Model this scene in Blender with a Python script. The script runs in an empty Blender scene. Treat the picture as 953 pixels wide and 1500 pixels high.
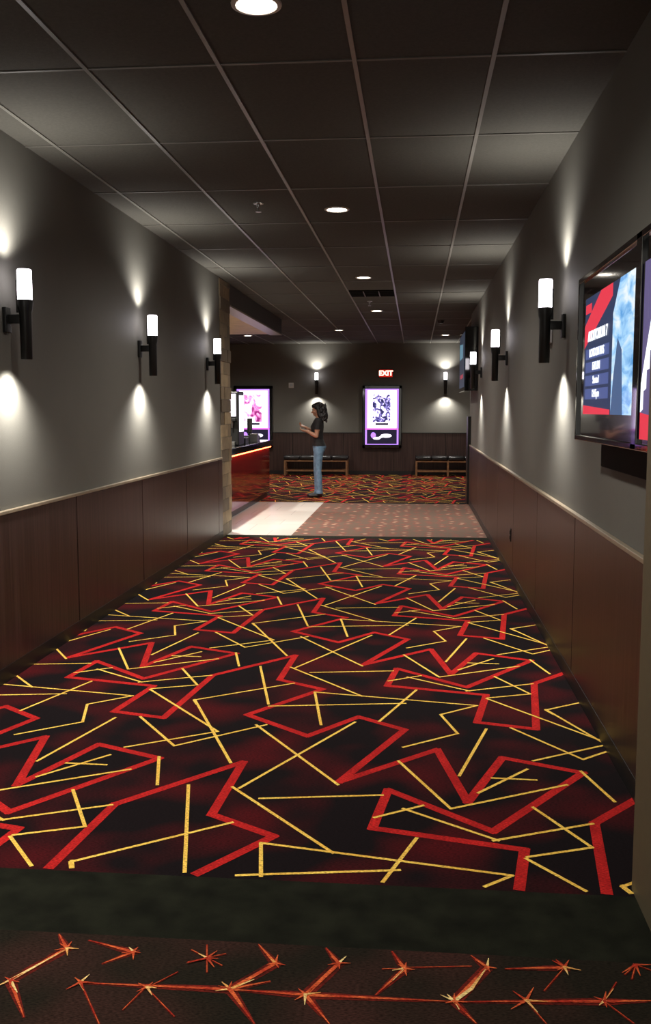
import bpy, bmesh, math, random
import numpy as np
from mathutils import Vector, Matrix, noise
random.seed(4)
S = bpy.context.scene
S.view_settings.view_transform = 'Standard'
S.view_settings.look = 'None'
S.view_settings.exposure = 0.0

# ---------------------------------------------------------------- materials
def newmat(name):
    m = bpy.data.materials.new(name); m.use_nodes = True
    nt = m.node_tree
    return m, nt, nt.nodes['Principled BSDF']
def pm(name, col, rough=0.5, metal=0.0, spec=0.5, var=0.0, vscale=20, bump=0.0, bscale=200, coat=0.0):
    m, nt, b = newmat(name)
    b.inputs['Roughness'].default_value = rough
    b.inputs['Metallic'].default_value = metal
    b.inputs['Specular IOR Level'].default_value = spec
    b.inputs['Coat Weight'].default_value = coat
    tc = nt.nodes.new('ShaderNodeTexCoord')
    n = nt.nodes.new('ShaderNodeTexNoise'); n.inputs['Scale'].default_value = vscale; n.inputs['Detail'].default_value = 4
    nt.links.new(tc.outputs['Object'], n.inputs['Vector'])
    r = nt.nodes.new('ShaderNodeValToRGB')
    r.color_ramp.elements[0].position = .3; r.color_ramp.elements[1].position = .7
    r.color_ramp.elements[0].color = (*[c*(1-var) for c in col], 1)
    r.color_ramp.elements[1].color = (*[min(1, c*(1+var)) for c in col], 1)
    nt.links.new(n.outputs['Fac'], r.inputs['Fac'])
    nt.links.new(r.outputs['Color'], b.inputs['Base Color'])
    if bump > 0:
        n2 = nt.nodes.new('ShaderNodeTexNoise'); n2.inputs['Scale'].default_value = bscale
        nt.links.new(tc.outputs['Object'], n2.inputs['Vector'])
        bp = nt.nodes.new('ShaderNodeBump'); bp.inputs['Strength'].default_value = bump; bp.inputs['Distance'].default_value = .005
        nt.links.new(n2.outputs['Fac'], bp.inputs['Height']); nt.links.new(bp.outputs['Normal'], b.inputs['Normal'])
    return m
def em(name, col, strength):
    m, nt, b = newmat(name)
    b.inputs['Base Color'].default_value = (*[min(1, c*.3) for c in col], 1)
    b.inputs['Emission Color'].default_value = (*col, 1)
    b.inputs['Emission Strength'].default_value = strength
    return m

M_wall = pm('wall_paint_grey', (.150, .146, .128), .7, spec=.25, var=.03, vscale=3, bump=.15, bscale=180)
M_black = pm('black_satin', (.008, .008, .008), .35, var=.1)
M_matte = pm('black_matte', (.006, .006, .006), .8, spec=.2, var=.1)
M_blackgloss = pm('black_gloss', (.006, .006, .007), .08, var=.1, coat=.5)
M_base = pm('rubber_base', (.012, .011, .011), .45, var=.1)
M_rail = pm('rail_tan', (.27, .22, .155), .35, var=.1)
M_tile_c = pm('ceiling_tile', (.082, .079, .068), .85, spec=.2, var=.10, vscale=60, bump=.3, bscale=300)
M_tbar = pm('ceiling_grid', (.19, .185, .165), .35, spec=.5, var=.05)  # paler than the cross bars: lamp reflections are put into this colour
M_tbar2 = pm('ceiling_grid_cross', (.12, .115, .10), .45, spec=.4, var=.05)
M_white = pm('white_plastic', (.6, .58, .54), .4, var=.03)
M_jamb = pm('jamb_paint', (.13, .105, .06), .6, var=.04, bump=.1)
M_border = pm('carpet_border', (.011, .012, .007), .95, spec=.1, var=.45, vscale=9, bump=.6, bscale=350)
M_woodceil = pm('soffit_wood', (.50, .34, .17), .5, var=.15, vscale=6)
M_soffit = pm('soffit_paint', (.055, .05, .046), .6, var=.05)
M_frost = em('frosted_glass_lit', (1, .94, 1.0), 10)
M_disc = em('downlight_lens', (1, .93, .82), 20)
M_ring = pm('downlight_trim', (.55, .5, .42), .3, var=.03)
M_led = em('red_led', (1, .12, .04), 14)
M_leather = pm('black_leather', (.012, .012, .013), .28, var=.2, bump=.3, bscale=60)
M_benchwood = pm('bench_wood', (.20, .10, .045), .45, var=.25, vscale=15)
M_steel = pm('steel', (.45, .45, .45), .3, metal=1, var=.05)

def wood_mat():
    m, nt, b = newmat('wainscot_laminate')
    b.inputs['Roughness'].default_value = .34; b.inputs['Specular IOR Level'].default_value = .4
    tc = nt.nodes.new('ShaderNodeTexCoord'); mp = nt.nodes.new('ShaderNodeMapping')
    mp.inputs['Scale'].default_value = (70, 70, 1.2)
    nt.links.new(tc.outputs['Object'], mp.inputs['Vector'])
    n = nt.nodes.new('ShaderNodeTexNoise'); n.inputs['Scale'].default_value = 1; n.inputs['Detail'].default_value = 5
    nt.links.new(mp.outputs['Vector'], n.inputs['Vector'])
    r = nt.nodes.new('ShaderNodeValToRGB')
    r.color_ramp.elements[0].position = .3; r.color_ramp.elements[1].position = .72
    r.color_ramp.elements[0].color = (.022, .0125, .011, 1); r.color_ramp.elements[1].color = (.070, .041, .036, 1)
    nt.links.new(n.outputs['Fac'], r.inputs['Fac']); nt.links.new(r.outputs['Color'], b.inputs['Base Color'])
    return m
M_wood = wood_mat()

def carpet_mat(name, c0, c1, pos0=.42, pos1=.66, scale=1.7):
    m, nt, b = newmat(name)
    b.inputs['Roughness'].default_value = .95; b.inputs['Specular IOR Level'].default_value = .1
    tc = nt.nodes.new('ShaderNodeTexCoord')
    n = nt.nodes.new('ShaderNodeTexNoise'); n.inputs['Scale'].default_value = scale; n.inputs['Detail'].default_value = 1.5
    nt.links.new(tc.outputs['Object'], n.inputs['Vector'])
    r = nt.nodes.new('ShaderNodeValToRGB')
    r.color_ramp.elements[0].position = pos0; r.color_ramp.elements[1].position = pos1
    r.color_ramp.elements[0].color = (*c0, 1); r.color_ramp.elements[1].color = (*c1, 1)
    nt.links.new(n.outputs['Fac'], r.inputs['Fac'])
    mp = nt.nodes.new('ShaderNodeMapping'); mp.inputs['Scale'].default_value = (90, 300, 1)
    nt.links.new(tc.outputs['Object'], mp.inputs['Vector'])
    f = nt.nodes.new('ShaderNodeTexNoise'); f.inputs['Scale'].default_value = 1; f.inputs['Detail'].default_value = 2
    nt.links.new(mp.outputs['Vector'], f.inputs['Vector'])
    rr = nt.nodes.new('ShaderNodeMapRange'); rr.inputs[1].default_value = .3; rr.inputs[2].default_value = .7
    rr.inputs[3].default_value = .4; rr.inputs[4].default_value = 1.6
    nt.links.new(f.outputs['Fac'], rr.inputs[0])
    mx = nt.nodes.new('ShaderNodeVectorMath'); mx.operation = 'SCALE'
    nt.links.new(r.outputs['Color'], mx.inputs[0]); nt.links.new(rr.outputs[0], mx.inputs['Scale'])
    nt.links.new(mx.outputs[0], b.inputs['Base Color'])
    return m
M_carp = carpet_mat('carpet_main', (.007, .004, .005), (.070, .004, .006), .44, .70, 2.4)
M_carp_red = carpet_mat('carpet_red_line', (.40, .013, .013), (.58, .02, .018), .3, .7, 8)
M_carp_yel = carpet_mat('carpet_yellow_line', (.85, .50, .08), (1.0, .68, .13), .3, .7, 8)
M_fore = carpet_mat('carpet_lobby', (.014, .011, .007), (.040, .016, .012), .4, .7, 3)
M_fore_halo = carpet_mat('carpet_lobby_red_halo', (.06, .010, .007), (.16, .014, .009), .35, .65, 18)
M_fore_or = carpet_mat('carpet_lobby_orange', (.40, .03, .015), (.70, .13, .04), .38, .62, 14)
M_fore_yel = carpet_mat('carpet_lobby_cream', (.75, .36, .10), (.9, .68, .28), .4, .6, 12)

def dots_mat():
    m, nt, b = newmat('carpet_small_pattern')
    b.inputs['Roughness'].default_value = .95
    tc = nt.nodes.new('ShaderNodeTexCoord')
    v = nt.nodes.new('ShaderNodeTexVoronoi'); v.inputs['Scale'].default_value = 6.5; v.inputs['Randomness'].default_value = .45
    nt.links.new(tc.outputs['Object'], v.inputs['Vector'])
    r = nt.nodes.new('ShaderNodeValToRGB')
    e = r.color_ramp.elements
    e[0].position = .10; e[0].color = (.45, .33, .22, 1); e[1].position = .25; e[1].color = (.20, .055, .035, 1)
    x = e.new(.5); x.color = (.12, .072, .048, 1)
    nt.links.new(v.outputs['Distance'], r.inputs['Fac']); nt.links.new(r.outputs['Color'], b.inputs['Base Color'])
    return m
M_dots = dots_mat()
def brick_mat(name, c1, c2, mortar, sx, sz, rough, msize=.01, rot=None):
    m, nt, b = newmat(name)
    b.inputs['Roughness'].default_value = rough
    tc = nt.nodes.new('ShaderNodeTexCoord'); mp = nt.nodes.new('ShaderNodeMapping')
    if rot: mp.inputs['Rotation'].default_value = rot
    nt.links.new(tc.outputs['Object'], mp.inputs['Vector'])
    k = nt.nodes.new('ShaderNodeTexBrick'); k.inputs['Scale'].default_value = 1
    k.inputs['Color1'].default_value = (*c1, 1); k.inputs['Color2'].default_value = (*c2, 1); k.inputs['Mortar'].default_value = (*mortar, 1)
    k.inputs['Brick Width'].default_value = sx; k.inputs['Row Height'].default_value = sz; k.inputs['Mortar Size'].default_value = msize
    nt.links.new(mp.outputs['Vector'], k.inputs['Vector']); nt.links.new(k.outputs['Color'], b.inputs['Base Color'])
    return m
M_floortile = brick_mat('floor_tile_light', (.72, .70, .64), (.68, .66, .60), (.5, .48, .45), .6, .6, .25, .004)
M_redtile = brick_mat('counter_red_gloss', (.17, .006, .006), (.13, .005, .005), (.05, .002, .002), .35, .35, .07, .008, (math.radians(90), 0, math.radians(90)))

# ---------------------------------------------------------------- mesh helpers
def mk(name, verts, faces, mats, fm=None, parent=None, smooth=False, loc=None):
    me = bpy.data.meshes.new(name); me.from_pydata(verts, [], faces)
    for m in (mats if isinstance(mats, list) else [mats]): me.materials.append(m)
    if fm is not None: me.polygons.foreach_set('material_index', fm)
    if smooth: me.polygons.foreach_set('use_smooth', [True]*len(me.polygons))
    me.update()
    o = bpy.data.objects.new(name, me); S.collection.objects.link(o)
    if parent: o.parent = parent
    if loc: o.location = loc
    return o
class B:
    """collects primitives into one mesh with material slots"""
    def __init__(s): s.v = []; s.f = []; s.m = []; s.mats = []
    def mi(s, m):
        if m not in s.mats: s.mats.append(m)
        return s.mats.index(m)
    def box(s, x0, x1, y0, y1, z0, z1, m, bev=0.0):
        bm = bmesh.new(); bmesh.ops.create_cube(bm, size=1)
        for v in bm.verts:
            v.co = Vector(((x0+x1)/2+v.co.x*(x1-x0), (y0+y1)/2+v.co.y*(y1-y0), (z0+z1)/2+v.co.z*(z1-z0)))
        if bev > 0: bmesh.ops.bevel(bm, geom=bm.edges[:], offset=bev, segments=3, affect='EDGES', profile=.5)
        s.add(bm, m)
    def add(s, bm, m):
        o = len(s.v); i = s.mi(m); bm.verts.index_update()
        s.v += [tuple(v.co) for v in bm.verts]
        for f in bm.faces: s.f.append([o+v.index for v in f.verts]); s.m.append(i)
        bm.free()
    def quad(s, pts, m):
        o = len(s.v); s.v += [tuple(p) for p in pts]; s.f.append(list(range(o, o+len(pts)))); s.m.append(s.mi(m))
    def cone(s, p0, p1, r0, r1, m, seg=24):
        p0 = Vector(p0); p1 = Vector(p1); d = p1-p0
        bm = bmesh.new(); bmesh.ops.create_cone(bm, cap_ends=True, segments=seg, radius1=r0, radius2=r1, depth=d.length)
        M = Matrix.Translation((p0+p1)/2) @ d.to_track_quat('Z', 'Y').to_matrix().to_4x4()
        bmesh.ops.transform(bm, matrix=M, verts=bm.verts); s.add(bm, m)
    def ell(s, c, r, m, seg=20):
        bm = bmesh.new(); bmesh.ops.create_uvsphere(bm, u_segments=seg, v_segments=seg//2+2, radius=1)
        bmesh.ops.transform(bm, matrix=Matrix.Translation(c) @ Matrix.Diagonal((r[0], r[1], r[2], 1)), verts=bm.verts); s.add(bm, m)
    def lathe(s, prof, c, m, seg=32):
        o = len(s.v); i = s.mi(m); n = len(prof)
        for r, z in prof:
            for k in range(seg):
                a = 2*math.pi*k/seg; s.v.append((c[0]+r*math.cos(a), c[1]+r*math.sin(a), c[2]+z))
        for a in range(n-1):
            for k in range(seg):
                k2 = (k+1) % seg; s.f.append([o+a*seg+k, o+a*seg+k2, o+(a+1)*seg+k2, o+(a+1)*seg+k]); s.m.append(i)
    def obj(s, name, parent=None, smooth=False, loc=None):
        o = mk(name, s.v, s.f, s.mats, s.m, parent, False, loc)
        if smooth:
            me = o.data; me.polygons.foreach_set('use_smooth', [True]*len(me.polygons))
            try: me.set_sharp_from_angle(angle=math.radians(35))
            except Exception: pass
        return o
def empty(name, loc=(0, 0, 0), rz=0):
    e = bpy.data.objects.new(name, None); e.location = loc; e.rotation_euler = (0, 0, rz)
    e.empty_display_size = .1; S.collection.objects.link(e); return e
def spot(name, loc, rot, power, angle, col=(1, .95, .88), r=.03, blend=.6, parent=None):
    l = bpy.data.lights.new(name, 'SPOT'); l.energy = power; l.spot_size = math.radians(angle); l.spot_blend = blend
    l.color = col; l.shadow_soft_size = r
    o = bpy.data.objects.new(name, l); o.location = loc; o.rotation_euler = rot; S.collection.objects.link(o)
    if parent: o.parent = parent
    return o
def text(name, s, size, loc, rot, mat, parent, align='CENTER', ext=.001, bold=0.0):
    c = bpy.data.curves.new(name, 'FONT'); c.body = s; c.size = size; c.align_x = align; c.align_y = 'CENTER'
    c.extrude = ext; c.offset = bold; c.materials.append(mat)
    o = bpy.data.objects.new(name, c); o.location = loc; o.rotation_euler = rot; S.collection.objects.link(o); o.parent = parent
    return o

# ---------------------------------------------------------------- dimensions (metres)
XR, XL, ZC, YB = .89, -2.30, 3.07, 22.6
YLW, YP, YRW = 11.2, 11.8, 16.0
CAMZ = 1.53

# ---------------------------------------------------------------- floor
F = B()
def rect(x0, x1, y0, y1, m, z=0): F.quad([(x0, y0, z), (x1, y0, z), (x1, y1, z), (x0, y1, z)], m)
rect(-6.5, 4, -3, 2.58, M_fore); rect(-6.5, 4, 2.58, 2.95, M_border)
rect(-6.5, 4, 2.95, 11.28, M_carp); rect(-6.5, 4, 11.28, 11.5, M_border)
rect(-6.5, -1.5, 11.5, 15.7, M_floortile); rect(-1.5, 4, 11.5, 15.6, M_dots); rect(-1.5, 4, 15.6, 15.7, M_border)
rect(-6.5, 4, 15.7, YB, M_carp)

def P(x, y):   # photo measurement -> metres on the floor plane (plain metres pass through)
    if y < 20: return (x, y)
    f = 1400.; st, ct, sp, cp = .1065, .9943, .0933, .9956
    z = f*CAMZ/ct/(y-600.); d = (z-CAMZ*st)/ct; r = (x-476.5)*z/f
    return (round(r*cp-d*sp, 3), round(d*cp+r*sp, 3))
# one 1.83 m repeat of the woven pattern: a single closed red meander ...
RED = [[(-.829,4.626),(-.492,4.341),(-.269,4.645),(-.038,4.471),(-.298,3.80),(.112,4.215),(.219,3.639),(.396,4.139),(.72,3.992),
        (.297,3.383),(-.096,3.732),(-.143,3.371),(.394,3.246),(.315,2.785),(.593,2.71),(.677,3.49),(1.096,3.98)],
       [(-.734,3.98),(-.756,3.433),(-.495,3.27),(-.829,2.796)]]
# ... and the fine yellow lines
yel = [
 [(105,1278),(103,1263),(340,1205)], [(276,1150),(270,1278)], [(270,1285),(585,1275)],
 [(-.444,2.673),(382,1235),(750,1283),(.14,2.886),(.214,2.606)], [(340,1153),(488,1250)], [(380,1170),(560,1165)],
 [(610,1228),(-.164,2.75)], [(350,1155),(520,1058)], [(375,1062),(495,1150)], [(548,1198),(620,1180)],
 [(583,1115),(660,1185),(830,1150)], [(672,1137),(712,1068)], [(720,1140),(785,1143)], [(700,1162),(772,1127)],
 [(590,1095),(670,1075)], [(722,1232),(868,1207)], [(780,1183),(867,1242),(772,1256)],
 [(.391,3.179),(.905,2.53),(.526,2.28)], [(850,1130),(900,1175)], [(590,1185),(730,1232)],
 [(285,1025),(338,1118)], [(205,1050),(255,1093),(390,1062)],
]
YEL = [[P(*p) for p in l] for l in yel]
lobR = [[(80,1357),(98,1390),(15,1437),(35,1490)],[(130,1378),(195,1395),(150,1412)],[(118,1440),(145,1500)],[(115,1440),(335,1450),(395,1438)],
 [(368,1372),(403,1412),(337,1450),(372,1500)],[(470,1380),(496,1412),(447,1458),(482,1500)],[(335,1450),(447,1458),(665,1468)],
 [(565,1382),(592,1420),(550,1458)],[(590,1418),(690,1416)],[(665,1382),(713,1418),(665,1468),(697,1500)],[(665,1468),(885,1468),(953,1467)],
 [(740,1420),(826,1418),(790,1385)],[(826,1418),(797,1452)],[(885,1468),(902,1440)],[(885,1468),(928,1500)],[(215,1445),(180,1480)],[(560,1420),(592,1420)],
 [(280,1392),(325,1415)],[(303,1425),(303,1385)],[(275,1410),(330,1398)],[(905,1405),(953,1422)],[(925,1435),(935,1395)],[(915,1428),(948,1400)],[(215,1448),(260,1425)],[(215,1448),(255,1490)],[(770,1466),(800,1500)]]
lobY = [[(95,1393),(15,1437),(25,1455)],[(370,1372),(385,1385)],[(655,1458),(665,1468),(690,1450),(713,1418)],[(325,1440),(337,1450),(372,1436)],[(575,1438),(592,1420)],[(885,1468),(898,1450)],[(665,1468),(672,1480)],[(115,1440),(122,1452)]]
LR = [[P(*p) for p in l] for l in lobR]; LY = [[P(*p) for p in l] for l in lobY]
NODES = [P(*p) for p in ((98,1390),(15,1437),(195,1395),(118,1440),(215,1447),(335,1450),(403,1412),(496,1412),(447,1458),(592,1420),(665,1468),(713,1418),(826,1418),(885,1468),(303,1405),(930,1415),(770,1467))]

def clip(a, b, x0, x1, y0, y1):
    t0, t1 = 0., 1.; dx, dy = b[0]-a[0], b[1]-a[1]
    for p, q in ((-dx, a[0]-x0), (dx, x1-a[0]), (-dy, a[1]-y0), (dy, y1-a[1])):
        if abs(p) < 1e-9:
            if q < 0: return None
        else:
            r = q/p
            if p < 0: t0 = max(t0, r)
            else: t1 = min(t1, r)
    if t0 >= t1: return None
    return (a[0]+dx*t0, a[1]+dy*t0), (a[0]+dx*t1, a[1]+dy*t1)
def strip(a, b, w0, w1, z, m):
    d = Vector((b[0]-a[0], b[1]-a[1]));
    if d.length < .01: return
    d.normalize(); n = Vector((-d.y, d.x)); a = Vector(a)-d*w0*.35; b = Vector(b)+d*w1*.35
    F.quad([(a.x-n.x*w0/2, a.y-n.y*w0/2, z), (b.x-n.x*w1/2, b.y-n.y*w1/2, z), (b.x+n.x*w1/2, b.y+n.y*w1/2, z), (a.x+n.x*w0/2, a.y+n.y*w0/2, z)], m)
zones = [(XL, XR, 2.97, 11.26), (-6.4, 3.9, 15.72, YB-.02)]
PER = 1.83
for zx0, zx1, zy0, zy1 in zones:
    for i in range(-3, 4):
        for j in range(-1, 12):
            for L, w, z0, m in ((RED, .038, .0003, M_carp_red), (YEL, .014, .0012, M_carp_yel)):
                q = 0
                for l in L:
                    for a, b in zip(l[:-1], l[1:]):
                        q += 1
                        c = clip((a[0]+i*PER, a[1]+j*PER), (b[0]+i*PER, b[1]+j*PER), zx0, zx1, zy0, zy1)
                        if c: strip(c[0], c[1], w, w, z0+q*.00002, m)
q = 0
for L, w, z0, m in ((LR, .034, .0002, M_fore_halo), (LR, .012, .0016, M_fore_or), (LY, .011, .0030, M_fore_yel)):
    for l in L:
        n = len(l)-1
        for k, (a, b) in enumerate(zip(l[:-1], l[1:])):
            q += 1
            for dx in (-2.6, 0, 2.6):
                for dy in (-1.2, 0):
                    c = clip((a[0]+dx, a[1]+dy), (b[0]+dx, b[1]+dy), -5, 3, -2.9, 2.57)
                    if c: strip(c[0], c[1], w*(.2 if k == 0 else 1), w*(.2 if k == n-1 else 1), z0+(q % 40)*.00003+(dx+3)*.000004, m)
rn = random.Random(11)
for k, (nx, ny) in enumerate(NODES):      # small woven bursts where the branches meet
    big = k >= 14
    for s_ in range(5):
        a = s_*math.pi*.4+rn.uniform(-.3, .3); L_ = rn.uniform(.022, .045)*(1.4 if big else 1)
        c = clip((nx, ny), (nx+L_*math.cos(a), ny+L_*math.sin(a)), -5, 3, -2.9, 2.57)
        if c: strip(c[0], c[1], .010, .0015, .0032+(k*6+s_)*.00001, M_fore_or if (s_+k) % 4 else M_fore_yel)
F.obj('floor')

# ---------------------------------------------------------------- ceiling with T-bar grid
C = B()
C.box(-6.5, 4, -3, YB, ZC, ZC+.1, M_tile_c)
gx = [(-.285+.61*k) for k in range(-10, 7)]
for x in gx: C.box(x-.010, x+.010, -3, YB, ZC-.007, ZC+.01, M_tbar)
for k in range(-6, 15):
    y = 4.41+1.22*k
    C.box(-6.5, 4, y-.009, y+.009, ZC-.005, ZC+.01, M_tbar2)
C.obj('ceiling')

# ---------------------------------------------------------------- walls
def boxobj(name, *a, bev=0):
    b = B(); b.box(*a, bev=bev); return b.obj(name)
boxobj('wall_left', XL-.15, XL, -3, YLW, 0, ZC, M_wall)
boxobj('wall_right', XR, XR+.16, 2.9, YRW, 0, ZC, M_wall)
boxobj('wall_back', -6.5, 4, YB, YB+.15, 0, ZC, M_wall)
boxobj('wall_jamb', .705, XR+.16, -3, 3.0, 0, ZC, M_jamb)
boxobj('wall_foyer_left', -6.65, -6.5, 11.6, YB, 0, ZC, M_wall)
boxobj('wall_foyer_right', 4, 4.15, YRW-.16, YB, 0, ZC, M_wall)
boxobj('wall_foyer_front', XR+.16, 4, YRW-.16, YRW, 0, ZC, M_wall)
boxobj('wall_concession_front', -6.5, XL-.15, 11.4, 11.6, 0, ZC, M_wall)
tones = [pm('pilaster_block_%d' % k, c, .6, var=.2, vscale=12) for k, c in enumerate(((.30, .225, .13), (.20, .15, .09), (.13, .10, .065)))]
b = B(); b.box(XL-.15, XL, YLW, YP-.006, 0, ZC-.008, M_black)
z = 0; k = 0
while z < ZC-.01:
    h = min(.15, ZC-.008-z); cut = YLW+(.2 if k % 2 else .42)
    for (a, c) in ((YLW+.002, cut-.002), (cut+.002, YP-.002)):
        b.box(XL, XL+random.choice((.008, .014, .02)), a, c, z+.002, z+h-.002, random.choice(tones), .001)
    b.box(XL-.15, XL, YP-.006, YP, z+.002, z+h-.002, random.choice(tones)); z += h; k += 1
b.obj('wall_pilaster')
s = B(); s.box(XL-.2, XL, YP, 16.5, 2.82, ZC-.008, M_soffit); s.box(-6.5, XL-.2, 11.6, 16.5, 2.82, 2.9, M_woodceil)
s.box(XL-.2, XL, YP, 16.5, 2.80, 2.82, M_rail)
s.obj('ceiling_soffit')

def wainscot(name, side, x, ya, yb, seams, h=.945):
    b = B(); ys = [ya]+[s for s in seams if ya < s < yb]+[yb]
    for a, c in zip(ys[:-1], ys[1:]):
        x0, x1 = (x, x+.020) if side < 0 else (x-.020, x)
        b.box(x0, x1, a+.007, c-.007, .09, h, M_wood, bev=.003)
    x0, x1 = (x, x+.006) if side < 0 else (x-.006, x)
    b.box(x0, x1, ya, yb, .09, h, M_matte)
    x0, x1 = (x, x+.026) if side < 0 else (x-.026, x)
    b.box(x0, x1, ya, yb, h, h+.022, M_rail, bev=.004)
    return b.obj(name)
wainscot('trim_1', -1, XL, -3, YLW, [-1.57*3+4.69+1.57*k for k in range(12)])
wainscot('trim_2', 1, XR, 3.0, YRW-.4, [3.65+1.625*k for k in range(8)])
boxobj('baseboard_left', XL, XL+.022, -3, YLW, 0, .09, M_base)
boxobj('baseboard_right', XR-.022, XR, 3.0, YRW-.42, 0, .09, M_base)
b = B(); x = -6.5
while x < 3.9:
    b.box(x+.006, min(x+1.2, 4)-.006, YB-.018, YB, .09, .975, M_wood, bev=.002); x += 1.2
b.box(-6.5, 4, YB-.008, YB, .09, .975, M_black); b.box(-6.5, 4, YB-.026, YB, .975, .995, M_base)
b.obj('trim_3')
boxobj('baseboard_back', -6.5, 4, YB-.022, YB, 0, .09, M_base)
b = B(); b.box(XR-.05, XR-.001, YRW-.4, YRW-.002, 0, 1.42, M_black, bev=.006); b.obj('trim_4')

# ---------------------------------------------------------------- sconces
def sconce(loc, rz, pd=90, pu=38):
    e = empty('wall_sconce', loc, rz)   # local: wall at y=0, +y outwards
    b = B()
    b.box(-.035, .035, 0, .022, -.16, -.02, M_black, .004)
    b.box(-.016, .016, .02, .10, -.11, -.06, M_black, .003)
    b.lathe([(.0, -.31), (.030, -.31), (.033, -.305), (.034, -.05), (.040, -.03), (.043, 0), (.043, .02), (.0, .02)], (0, .12, 0), M_black)
    b.box(-.012, .012, .072, .086, -.05, .13, M_black, .002)
    b.obj('bracket_and_body', e, smooth=True)
    g = B(); g.lathe([(0, .015), (.038, .015), (.040, .02), (.040, .18), (.036, .187), (0, .188)], (0, .12, 0), M_frost); g.obj('glass_tube', e, smooth=True)
    spot('down_lamp', (0, .12, -.33), (0, 0, 0), pd, 135, r=.03, blend=1, parent=e)
    spot('up_lamp', (0, .12, .21), (math.pi, 0, 0), pu, 140, r=.03, blend=1, parent=e)
ZS = 2.12
for y in (-.0, 2.64, 5.26, 7.88, 10.5): sconce((XL, y, ZS), -math.pi/2)
for y in (5.95, 9.6, 13.25): sconce((XR, y, ZS), math.pi/2)
for x in (-2.32, .68): sconce((x, YB, 2.2), math.pi, 70, 50)

# ---------------------------------------------------------------- recessed downlights
def downlight(x, y, p, z=ZC, r=.08, ang=160):
    e = empty('recessed_downlight', (x, y, z))
    b = B(); b.lathe([(r+.018, -.001), (r+.016, -.008), (r, -.010), (r-.004, -.004), (r-.006, .0)], (0, 0, 0), M_ring); b.obj('trim_ring', e, smooth=True)
    g = B(); g.lathe([(r-.004, -.003), (r*.5, -.005), (0, -.006)], (0, 0, 0), M_disc); g.obj('lens', e, smooth=True)
    spot('lamp', (0, 0, -.03), (0, 0, 0), p, ang, col=(1, .93, .84), r=.06, blend=.9, parent=e)
downlight(-.62, .05, 200); downlight(-.62, 3.79, 155); downlight(-.62, 7.56, 150); downlight(-.62, 11.4, 150); downlight(-.62, 15.2, 150)
downlight(.6, 20.2, 240); downlight(-3.5, 20.0, 240); downlight(-1.5, 18.8, 180)  # the last one is an added lamp, lifting the far foyer's ambient light
downlight(-2.9, 12.7, 600, z=2.82, ang=150); downlight(-3.6, 14.6, 350, z=2.82)  # added lamps over the tile floor, standing in for window glare

# ---------------------------------------------------------------- ceiling details
v = B(); v.box(-.88, -.30, 12.62, 13.2, ZC-.012, ZC, M_matte)
for k in range(6): v.box(-.88, -.30, 12.66+.1*k, 12.67+.1*k, ZC-.02, ZC-.01, M_matte)
for xx in (-.7, -.5): v.box(xx, xx+.012, 12.62, 13.2, ZC-.022, ZC-.01, M_tbar2)
v.obj('ceiling_vent')
def sprinkler(x, y):
    b = B(); b.lathe([(.0, 0), (.04, 0), (.038, -.006), (.015, -.01), (.012, -.03), (.006, -.035), (.006, -.06), (.022, -.062), (.022, -.065), (0, -.065)], (0, 0, 0), M_steel)
    b.obj('fire_sprinkler', smooth=True, loc=(x, y, ZC))
sprinkler(-1.19, 7.3); sprinkler(-.67, 13.9)
b = B(); b.lathe([(0, -.05), (.04, -.05), (.06, -.02), (.07, 0)], (0, 0, 0), M_black); b.obj('smoke_detector', smooth=True, loc=(.42, 17, ZC))

# ---------------------------------------------------------------- right wall display unit
def img_mat(name, cols, scale, strength, stretch=(1, 1, 1), dist=0.5):
    m, nt, b = newmat(name)
    tc = nt.nodes.new('ShaderNodeTexCoord'); mp = nt.nodes.new('ShaderNodeMapping'); mp.inputs['Scale'].default_value = stretch
    nt.links.new(tc.outputs['Object'], mp.inputs['Vector'])
    n = nt.nodes.new('ShaderNodeTexNoise'); n.inputs['Scale'].default_value = scale; n.inputs['Detail'].default_value = 3; n.inputs['Distortion'].default_value = dist
    nt.links.new(mp.outputs['Vector'], n.inputs['Vector'])
    r = nt.nodes.new('ShaderNodeValToRGB'); e = r.color_ramp.elements
    e[0].position = cols[0][0]; e[0].color = (*cols[0][1], 1); e[1].position = cols[-1][0]; e[1].color = (*cols[-1][1], 1)
    for p, c in cols[1:-1]: x = e.new(p); x.color = (*c, 1)
    nt.links.new(n.outputs['Fac'], r.inputs['Fac']); nt.links.new(r.outputs['Color'], b.inputs['Emission Color'])
    b.inputs['Emission Strength'].default_value = strength; b.inputs['Base Color'].default_value = (.01, .01, .01, 1); b.inputs['Roughness'].default_value = .15
    return m
E_navy = em('scr_navy', (.015, .03, .085), 1.0); E_red = em('scr_red', (.70, .03, .06), 1.0); E_dk = em('scr_dark', (.012, .01, .03), 1)
E_white = em('scr_white', (.9, .95, 1), 1.3); E_bar = em('scr_bar', (.06, .09, .26), 1)
E_sky = img_mat('scr_sky', [(.35, (.10, .35, .75)), (.5, (.40, .70, 1)), (.65, (.85, .95, 1))], 6, 1.0, (1, 1, 3))
dis = empty('wall_display', (0, 0, 0))
b = B()
XF = .76
b.box(XF, XR-.03, 3.02, 4.62, 1.39, 2.13, M_blackgloss, .008)
b.box(XR-.04, XR, 3.02, 4.5, 1.27, 2.10, M_matte, .004)
for z0, z1 in ((1.39, 1.415), (2.105, 2.13)): b.box(XF-.012, XF+.01, 3.02, 4.62, z0, z1, M_blackgloss, .004)
b.box(XF-.012, XF+.01, 4.595, 4.62, 1.39, 2.13, M_blackgloss, .004)
b.box(XF-.012, XF+.01, 3.36, 3.44, 1.39, 2.13, M_blackgloss, .004)
b.obj('case', dis)
b = B(); X = XF-.003
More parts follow.
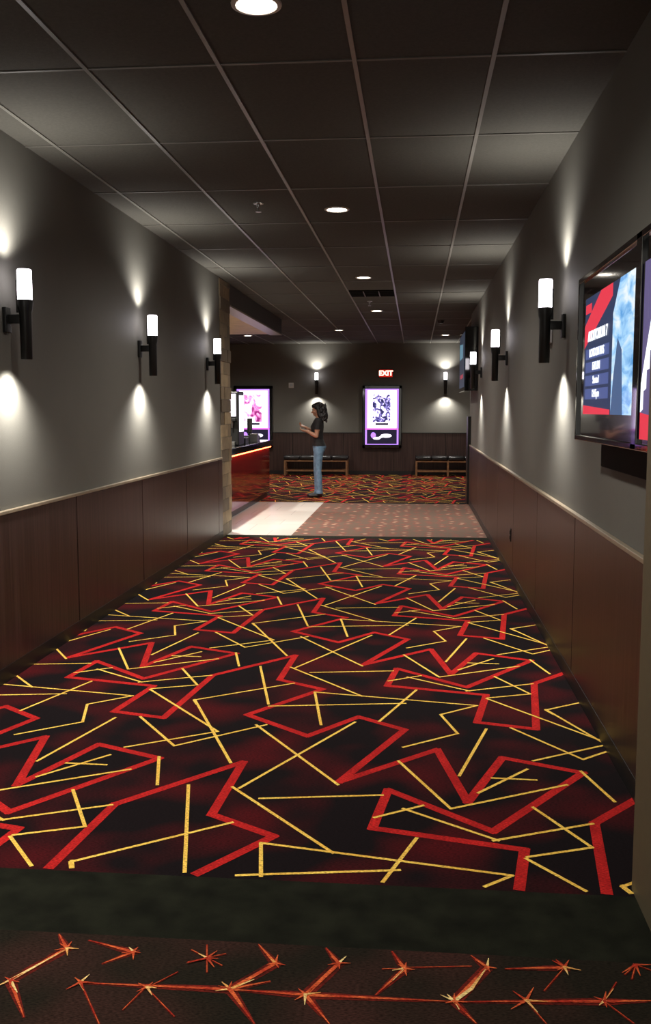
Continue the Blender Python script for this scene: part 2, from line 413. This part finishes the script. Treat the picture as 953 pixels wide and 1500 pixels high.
def vq(b, x, pts, m): b.quad([(x, y, z) for y, z in pts], m)
vq(b, X, [(4.46, 1.51), (3.46, 1.51), (3.46, 2.02), (4.46, 2.02)], E_navy)
vq(b, X-.001, [(4.46, 1.90), (4.1, 2.02), (3.86, 2.02), (3.86, 1.97), (4.46, 1.80)], E_red)
vq(b, X-.001, [(4.46, 1.51), (3.86, 1.51), (3.86, 1.53), (4.46, 1.55)], E_red)
for k in range(4): vq(b, X-.001, [(4.42, 1.575+.058*k), (3.90, 1.575+.058*k), (3.90, 1.62+.058*k), (4.42, 1.62+.058*k)], E_bar)
vq(b, X-.0015, [(3.84, 1.51), (3.46, 1.51), (3.46, 2.02), (3.72, 2.02), (3.84, 1.9)], E_sky)
vq(b, X-.002, [(3.84, 1.51), (3.62, 1.51), (3.66, 1.75), (3.74, 1.80), (3.80, 1.66)], em('scr_figure', (.05, .10, .22), 1))
vq(b, X-.002, [(4.44, 1.95), (4.30, 1.95), (4.30, 1.99), (4.44, 1.99)], E_red)
vq(b, X, [(3.34, 1.43), (3.03, 1.43), (3.03, 2.02), (3.34, 2.02)], em('scr_violet', (.10, .08, .20), 1))
arc = [(3.34-.30*t, 1.62+.38*math.sin(t*1.5)) for t in [k/8 for k in range(9)]]
for (a0, a1), (c0, c1) in zip(arc[:-1], arc[1:]): vq(b, X-.001, [(a0, a1-.10), (c0, c1-.16), (c0, c1), (a0, a1)], E_white)
vq(b, X-.001, [(3.34, 1.43), (3.03, 1.43), (3.03, 1.50), (3.34, 1.52)], E_red)
b.obj('screens', dis)
RT = (math.radians(90), 0, math.radians(-90))
text('title', 'AUDITORIUM 7', .062, (X-.003, 4.15, 1.845), RT, E_white, dis, bold=.001)
text('line_1', 'LONDON HAS', .050, (X-.003, 4.16, 1.772), RT, E_white, dis)
text('line_2', 'FALLEN', .050, (X-.003, 4.16, 1.714), RT, E_white, dis)
text('line_3', 'Started', .046, (X-.003, 4.16, 1.656), RT, E_white, dis)
text('line_4', '12:45pm', .046, (X-.003, 4.16, 1.598), RT, E_white, dis)
d2 = empty('wall_display', (0, 0, 0))
b = B(); b.box(.70, XR, 14.1, 15.75, 1.80, 2.72, M_blackgloss, .01); b.obj('case', d2)
b = B(); vq(b, .697, [(15.7, 1.86), (14.16, 1.86), (14.16, 2.66), (15.7, 2.66)], em('scr_dim', (.02, .03, .05), 1))
vq(b, .696, [(15.6, 2.3), (14.6, 2.3), (14.6, 2.5), (15.6, 2.55)], em('scr_dimblue', (.10, .22, .30), 1)); vq(b, .696, [(15.4, 2.0), (14.5, 2.0), (14.5, 2.06), (15.4, 2.06)], em('scr_dimred', (.3, .03, .05), 1)); b.obj('screens', d2)

# ---------------------------------------------------------------- poster lightboxes
E_pur = em('poster_purple', (.50, .24, 1.0), 1.4); E_pw = em('poster_white', (.93, .84, 1.0), 2.2)
E_art = img_mat('poster_art', [(.40, (.01, .01, .06)), (.47, (.10, .08, .35)), (.52, (.65, .55, 1.0)), (.6, (1, .92, 1))], 8, 1.6, (1.0, 1, 1.0), 1.5)
E_art2 = img_mat('poster_art_b', [(.36, (.25, .02, .15)), (.45, (.9, .25, .6)), (.52, (1, .8, 1.0)), (.6, (1, .95, 1))], 5, 1.6, (1.0, 1, 1.0), 1.0)
E_mag = em('poster_magenta', (.9, .08, .5), 1.4)
def lightbox(x, art, tag):
    e = empty('poster_lightbox', (x, YB, 0)); b = B()
    w, z0, z1 = .46, .63, 2.09
    for a in ((-w, -w+.07, z0, z1), (w-.07, w, z0, z1), (-w, w, z0, z0+.08), (-w, w, z1-.08, z1)):
        b.box(a[0], a[1], -.12, 0, a[2], a[3], M_blackgloss, .012)
    b.box(-w+.03, w-.03, -.07, -.0, z0+.03, z1-.03, M_black); b.obj('frame', e)
    b = B(); Y = -.075
    def q(x0, x1, a, c, m, k=0): b.quad([(x0, Y-k, a), (x1, Y-k, a), (x1, Y-k, c), (x0, Y-k, c)], m)
    q(-.39, .39, .71, 2.01, E_pur); q(-.34, .34, 1.10, 1.98, E_pw, .002); q(-.35, .35, .73, 1.06, E_dk, .002)
    q(-.22, .20, 1.24, 1.88, art, .004); q(-.15, .15, 1.17, 1.215, E_dk, .004)
    q(-.39, .39, 1.065, 1.085, E_mag, .003)
    b.ell((.10, Y-.006, .92), (.13, .002, .045), E_pw); b.ell((-.12, Y-.006, .86), (.09, .002, .03), E_pw); b.ell((-.2, Y-.006, .93), (.06, .002, .07), E_pur)
    b.ell((-.02, Y-.007, .89), (.05, .001, .02), E_pw)
    b.obj('screen', e)
    text('title', tag, .07, (0, Y-.008, 1.93), (math.radians(90), 0, 0), E_dk, e)
lightbox(-.785, E_art, 'NOW SHOWING'); lightbox(-3.83, E_art2, 'COMING SOON')

e = empty('exit_sign', (-.70, YB, 2.37)); b = B(); b.box(-.17, .17, -.05, 0, -.10, .10, M_black, .01)
b.box(-.155, .155, -.053, -.049, -.085, .085, em('exit_face', (.55, .02, .01), 1)); b.obj('housing', e)
text('letters', 'EXIT', .16, (0, -.056, 0), (math.radians(90), 0, 0), em('exit_letters', (1, .55, .42), 3), e, bold=.006)

b = B(); b.box(-.06, .06, -.02, 0, -.06, .06, M_white, .004); b.box(-.035, .035, -.032, -.018, -.03, .03, M_steel, .004); b.obj('thermostat', loc=(-2.93, YB, 2.1))
b = B(); b.box(-.05, 0, -.06, .06, -.065, .065, M_white, .006); b.box(-.075, -.045, -.03, .03, -.02, .04, M_white, .008); b.cone((-.05, 0, -.035), (-.06, 0, -.035), .02, .02, M_steel); b.obj('fire_alarm_strobe', loc=(XR, 6.55, 2.03))
b = B(); b.box(-.008, 0, -.036, .036, -.058, .058, M_black, .002); b.box(-.012, -.006, -.018, .018, -.04, -.008, M_base, .002); b.box(-.012, -.006, -.018, .018, .008, .04, M_base, .002); b.obj('electrical_outlet', loc=(XR-.020, 8.72, .40))

# ---------------------------------------------------------------- benches
def bench(x0, x1):
    e = empty('bench', (0, 0, 0)); y0, y1 = YB-.56, YB-.10
    b = B(); n = 4; w = (x1-x0)/n
    for k in range(n): b.box(x0+k*w+.002, x0+(k+1)*w-.002, y0, y1, .36, .46, M_leather, .03)
    for k in range(n):
        for yy in (y0+.12, y1-.12): b.ell((x0+(k+.5)*w, yy, .46), (.012, .012, .006), M_black, 10)
    b.obj('cushion', e, smooth=True)
    b = B(); b.box(x0+.01, x1-.01, y0+.02, y1-.02, .325, .362, M_benchwood, .004)
    for xx in (x0+.03, (x0+x1)/2, x1-.03):
        for yy in (y0+.04, y1-.04): b.box(xx-.022, xx+.022, yy-.022, yy+.022, 0, .33, M_benchwood, .003)
    for yy in (y0+.04, y1-.04): b.box(x0+.03, x1-.03, yy-.012, yy+.012, .10, .14, M_benchwood, .003)
    for xx in (x0+.03, x1-.03): b.box(xx-.012, xx+.012, y0+.04, y1-.04, .10, .14, M_benchwood, .003)
    b.obj('frame', e)
bench(-3.05, -1.55); bench(0.0, 1.5)

# ---------------------------------------------------------------- concession counter
e = empty('concession_counter'); b = B()
b.box(-3.15, -2.56, 12.3, 16.7, .10, .88, M_redtile); b.box(-3.12, -2.60, 12.34, 16.66, 0, .10, M_black)
b.box(-3.18, -2.50, 12.25, 16.76, .90, 1.0, M_blackgloss, .006); b.box(-3.15, -2.58, 12.3, 16.7, .87, .91, M_black)
b.obj('body', e)
b = B(); b.box(-2.56, -2.53, 12.3, 16.7, .875, .898, M_led); b.obj('led_strip', e)
e = empty('beverage_dispenser'); b = B()
b.box(-3.05, -2.60, 14.0, 14.45, 1.0, 1.80, M_black, .02); b.box(-3.0, -2.65, 13.93, 14.0, 1.0, 1.06, M_steel, .004)
for k in range(4): b.cone((-2.96+.09*k, 13.95, 1.36), (-2.96+.09*k, 13.95, 1.26), .02, .012, M_steel)
b.box(-3.02, -2.63, 13.90, 14.01, 1.36, 1.40, M_black, .004); b.obj('cabinet', e)
b = B(); b.box(-3.01, -2.64, 13.985, 13.998, 1.43, 1.76, E_pw); b.box(-2.6, -2.597, 14.05, 14.4, 1.2, 1.74, E_pw); b.obj('lit_panel', e)
def pos(x, y):
    e = empty('cash_register', (x, y, 1.0)); b = B()
    b.box(-.15, .15, -.16, .16, 0, .09, M_black, .008); b.cone((0, 0, .09), (0, 0, .2), .02, .02, M_black)
    b.box(-.015, .015, -.17, .17, .14, .38, M_blackgloss, .006); b.box(-.017, -.014, -.15, .15, .16, .36, E_bar); b.obj('terminal', e)
pos(-2.8, 15.0); pos(-2.8, 16.1)
b = B(); b.box(-.06, .06, -.08, .08, 0, .14, M_steel, .01); b.box(-.062, -.058, -.05, .05, .03, .11, M_white); b.obj('napkin_dispenser', loc=(-2.62, 15.5, 1.0))

# ---------------------------------------------------------------- woman
def capsule(bm_b, p0, r0, p1, r1):
    bm_b.cone(p0, p1, r0, r1, M_black, 16); bm_b.ell(p0, (r0,)*3, M_black, 14); bm_b.ell(p1, (r1,)*3, M_black, 14)
def chain(b, pts):
    for (p0, r0), (p1, r1) in zip(pts[:-1], pts[1:]): capsule(b, p0, r0, p1, r1)
def loft(b, secs, seg=28):
    o = len(b.v); i = b.mi(M_black)
    for z, cx, cy, rx, ry in secs:
        for k in range(seg):
            a = 2*math.pi*k/seg; b.v.append((cx+rx*math.cos(a), cy+ry*math.sin(a), z))
    for s_ in range(len(secs)-1):
        for k in range(seg):
            k2 = (k+1) % seg; b.f.append([o+s_*seg+k, o+s_*seg+k2, o+(s_+1)*seg+k2, o+(s_+1)*seg+k]); b.m.append(i)
    b.f.append([o+k for k in range(seg)][::-1]); b.m.append(i)
    t = o+(len(secs)-1)*seg; b.f.append([t+k for k in range(seg)]); b.m.append(i)
def remesh(b, name, vox, smooth_it=2):
    o = b.obj(name); md = o.modifiers.new('r', 'REMESH'); md.mode = 'VOXEL'; md.voxel_size = vox
    sm = o.modifiers.new('s', 'SMOOTH'); sm.iterations = smooth_it; sm.factor = .5
    dg = bpy.context.evaluated_depsgraph_get(); me = bpy.data.meshes.new_from_object(o.evaluated_get(dg))
    o.modifiers.clear(); o.data = me; me.polygons.foreach_set('use_smooth', [True]*len(me.polygons)); return o
W = B()
loft(W, [(.78, .01, 0, .085, .14), (.82, .015, 0, .105, .165), (.88, .022, 0, .118, .172), (.94, .012, 0, .105, .155), (1.02, 0, 0, .088, .128),
         (1.10, -.005, 0, .090, .130), (1.18, -.015, 0, .108, .142), (1.235, -.018, 0, .115, .150), (1.30, -.002, 0, .098, .160), (1.345, .005, 0, .082, .165), (1.375, .008, 0, .065, .13), (1.40, .01, 0, .05, .07)])
chain(W, [((.01, 0, 1.36), .055), ((.0, 0, 1.42), .048), ((-.008, 0, 1.47), .047)])
for sy, fx in ((-1, 0.01), (1, -.04)):
    y = sy*.085
    chain(W, [((.015, y, .84), .092), ((fx*.5, y, .65), .075), ((fx, y*1.02, .47), .054), ((fx+.012, y*1.02, .33), .053), ((fx+.02, y*1.02, .12), .056), ((fx+.02, y*1.02, .085), .062)])
    chain(W, [((fx+.045, y*1.05, .036), .034), ((fx-.05, y*1.1, .036), .034), ((fx-.145, y*1.2, .028), .027)])
def arm(b, sh, el, wr, hd, pn, thumb_sign, curl):
    sh, el, wr = Vector(sh), Vector(el), Vector(wr); d = Vector(hd).normalized(); n = Vector(pn); n = (n-d*n.dot(d)).normalized(); l = d.cross(n)*thumb_sign
    mid = sh.lerp(el, .55)
    chain(b, [(sh, .056), (mid, .050)]); chain(b, [(sh, .045), (mid, .041), (el, .034), (el.lerp(wr, .3), .036), (wr, .024)])
    for k in range(5): capsule(b, wr, .018, wr+d*.082+l*(-.028+.014*k), .0115)
    for k, L in enumerate((.068, .078, .073, .056)):
        p = wr+d*(.083-(.004 if k in (0, 3) else 0))+l*(.030-.020*k); dd = (d+l*(.10-.07*k)).normalized(); c = curl*(.8+.12*k)
        for sgi, (fr, r0, r1) in enumerate(((.45, .0088, .008), (.30, .008, .0073), (.25, .0073, .0062))):
            ang = c*(sgi+.6); v = dd*math.cos(ang)+n*math.sin(ang); q = p+v*L*fr; capsule(b, p, r0, q, r1); p = q
    p = wr+d*.025+l*.024; 
    for L, r0, r1, k in ((.034, .011, .0095, 0), (.026, .0095, .008, .35)):
        v = (l*(.75-k*.6)+d*.7+n*.35).normalized(); q = p+v*L; capsule(b, p, r0, q, r1); p = q
arm(W, (.01, -.165, 1.335), (-.01, -.200, 1.075), (-.19, -.115, 1.16), (-1, .35, .12), (0, .35, 1), 1, .48)
arm(W, (.0, .165, 1.335), (-.035, .200, 1.09), (-.23, .09, 1.22), (-.8, -.35, .35), (.2, -.5, .9), -1, .5)
HR = Matrix.Translation((0, 0, 1.46)) @ Matrix.Rotation(math.radians(-14), 4, 'Y') @ Matrix.Translation((0, 0, -1.46))
H = B()
H.ell((.008, 0, 1.545), (.090, .072, .092), M_black, 28); H.ell((-.028, 0, 1.50), (.060, .056, .075), M_black, 24)
H.ell((-.060, 0, 1.452), (.027, .026, .022), M_black, 16); H.ell((-.035, 0, 1.465), (.045, .046, .035), M_black, 20)
capsule(H, Vector((-.084, 0, 1.535)), .008, Vector((-.103, 0, 1.505)), .0115); H.ell((-.092, 0, 1.502), (.012, .017, .009), M_black, 14)
H.ell((-.083, 0, 1.480), (.012, .023, .006), M_black, 14); H.ell((-.081, 0, 1.470), (.012, .020, .006), M_black, 14)
for sy in (-1, 1):
    H.ell((-.055, sy*.036, 1.508), (.028, .022, .022), M_black, 16)
    H.ell((.008, sy*.072, 1.515), (.018, .008, .030), M_black, 14)
    capsule(H, Vector((-.080, sy*.012, 1.553)), .008, Vector((-.068, sy*.045, 1.555)), .007)
H.v = [tuple(HR @ Vector(v)) for v in H.v]
o_ = len(W.v); W.v += H.v; W.f += [[i+o_ for i in f] for f in H.f]; W.m += H.m
woman = remesh(W, 'woman', .0045)
me = woman.data
nP = len(me.polygons); c = np.zeros(nP*3); me.polygons.foreach_get('center', c); c = c.reshape(-1, 3)
M_skin = pm('skin', (.42, .22, .14), .5, var=.06, vscale=30); M_skin.node_tree.nodes['Principled BSDF'].inputs['Subsurface Weight'].default_value = .1
M_skin.node_tree.nodes['Principled BSDF'].inputs['Subsurface Radius'].default_value = (.01, .004, .002)
M_jeans = pm('blue_denim', (.15, .27, .40), .85, var=.3, vscale=14, bump=.3, bscale=300); M_shirt = pm('black_tshirt', (.010, .010, .011), .85, var=.2, bump=.3, bscale=120)
M_shoe = pm('black_shoe', (.012, .011, .011), .4, var=.1)
me.materials.clear()
for m in (M_skin, M_shirt, M_jeans, M_shoe): me.materials.append(m)
x, y, z = c[:, 0], c[:, 1], c[:, 2]
idx = np.ones(nP, int); idx[z < .925] = 2; idx[z < .066] = 3
idx[(z > .925) & (((np.abs(y) > .150) & (z < 1.185)) | (x < -.137))] = 0
idx[(z > 1.388) & (np.abs(y) < .12)] = 0
me.polygons.foreach_set('material_index', idx.tolist())
woman.location = (-1.69, 16.67, 0)
b = B(); M_eye = pm('eye_white', (.45, .42, .40), .3); M_iris = pm('iris', (.03, .015, .01), .15); M_lip = pm('lips', (.35, .09, .08), .45)
for sy in (-1, 1):
    b.ell((-.073, sy*.030, 1.534), (.010, .013, .007), M_eye, 14); b.ell((-.081, sy*.030, 1.534), (.003, .006, .006), M_iris, 12)
    b.cone((-.087, sy*.014, 1.562), (-.076, sy*.045, 1.562), .003, .002, M_iris, 8)
b.ell((-.090, 0, 1.4815), (.008, .020, .0045), M_lip, 14); b.ell((-.088, 0, 1.472), (.008, .017, .005), M_lip, 14)
b.v = [tuple(HR @ Vector(v)) for v in b.v]; b.obj('face_features', woman, smooth=True)
Hh = B()
for cc, rr in (((.028, 0, 1.575), (.102, .092, .088)), ((-.035, 0, 1.60), (.055, .075, .045)), ((.085, 0, 1.51), (.080, .10, .11)), ((.10, 0, 1.42), (.066, .105, .09)), ((.095, 0, 1.37), (.045, .095, .065)),
               ((.035, -.078, 1.48), (.05, .028, .11)), ((.035, .078, 1.48), (.05, .028, .11)), ((.045, -.085, 1.40), (.04, .03, .07)), ((.045, .085, 1.40), (.04, .03, .07))):
    Hh.ell(cc, rr, M_black, 28)
for k in range(46):   # curls
    a = random.uniform(-1.9, 1.9); h = random.uniform(1.36, 1.61); rr = .105 if h > 1.5 else .10
    p = Vector((.045+rr*.95*math.cos(a), rr*math.sin(a), h)); pts = []
    for t in range(5): pts.append((p+Vector((.010*math.sin(t*1.7+k), .010*math.cos(t*1.7+k), -.020*t)), .014-.0015*t))
    chain(Hh, pts)
HR2 = Matrix.Translation((0, 0, 1.46)) @ Matrix.Rotation(math.radians(-10), 4, 'Y') @ Matrix.Translation((0, 0, -1.46))
Hh.v = [tuple(HR2 @ Vector(v)) for v in Hh.v]
hair = remesh(Hh, 'hair', .006, 1); hair.parent = woman
hair.data.materials.clear(); hair.data.materials.append(pm('black_hair', (.007, .005, .005), .5, var=.4, vscale=60, bump=.6, bscale=150))
for vtx in hair.data.vertices:
    n_ = noise.noise(vtx.co*35)*.007; vtx.co += vtx.normal*n_
b = B(); loft(b, [(.905, .017, 0, .122, .176), (.93, .013, 0, .114, .166), (.96, .008, 0, .103, .150)]); b.mats = [M_shirt]; b.obj('shirt_hem', woman, smooth=True)

# ---------------------------------------------------------------- world, camera
w = bpy.data.worlds.new('world'); S.world = w; w.use_nodes = True
w.node_tree.nodes['Background'].inputs[0].default_value = (1, .95, .85, 1); w.node_tree.nodes['Background'].inputs[1].default_value = 1.0
cam = bpy.data.cameras.new('camera'); co = bpy.data.objects.new('camera', cam); S.collection.objects.link(co)
cam.sensor_fit = 'VERTICAL'; cam.sensor_height = 24; cam.lens = 1400/1500*24; cam.clip_end = 100; cam.clip_start = .02
co.location = (0, 0, CAMZ)
co.rotation_euler = (math.radians(90)-math.atan(150/1400), 0, math.radians(5.356))
S.camera = co
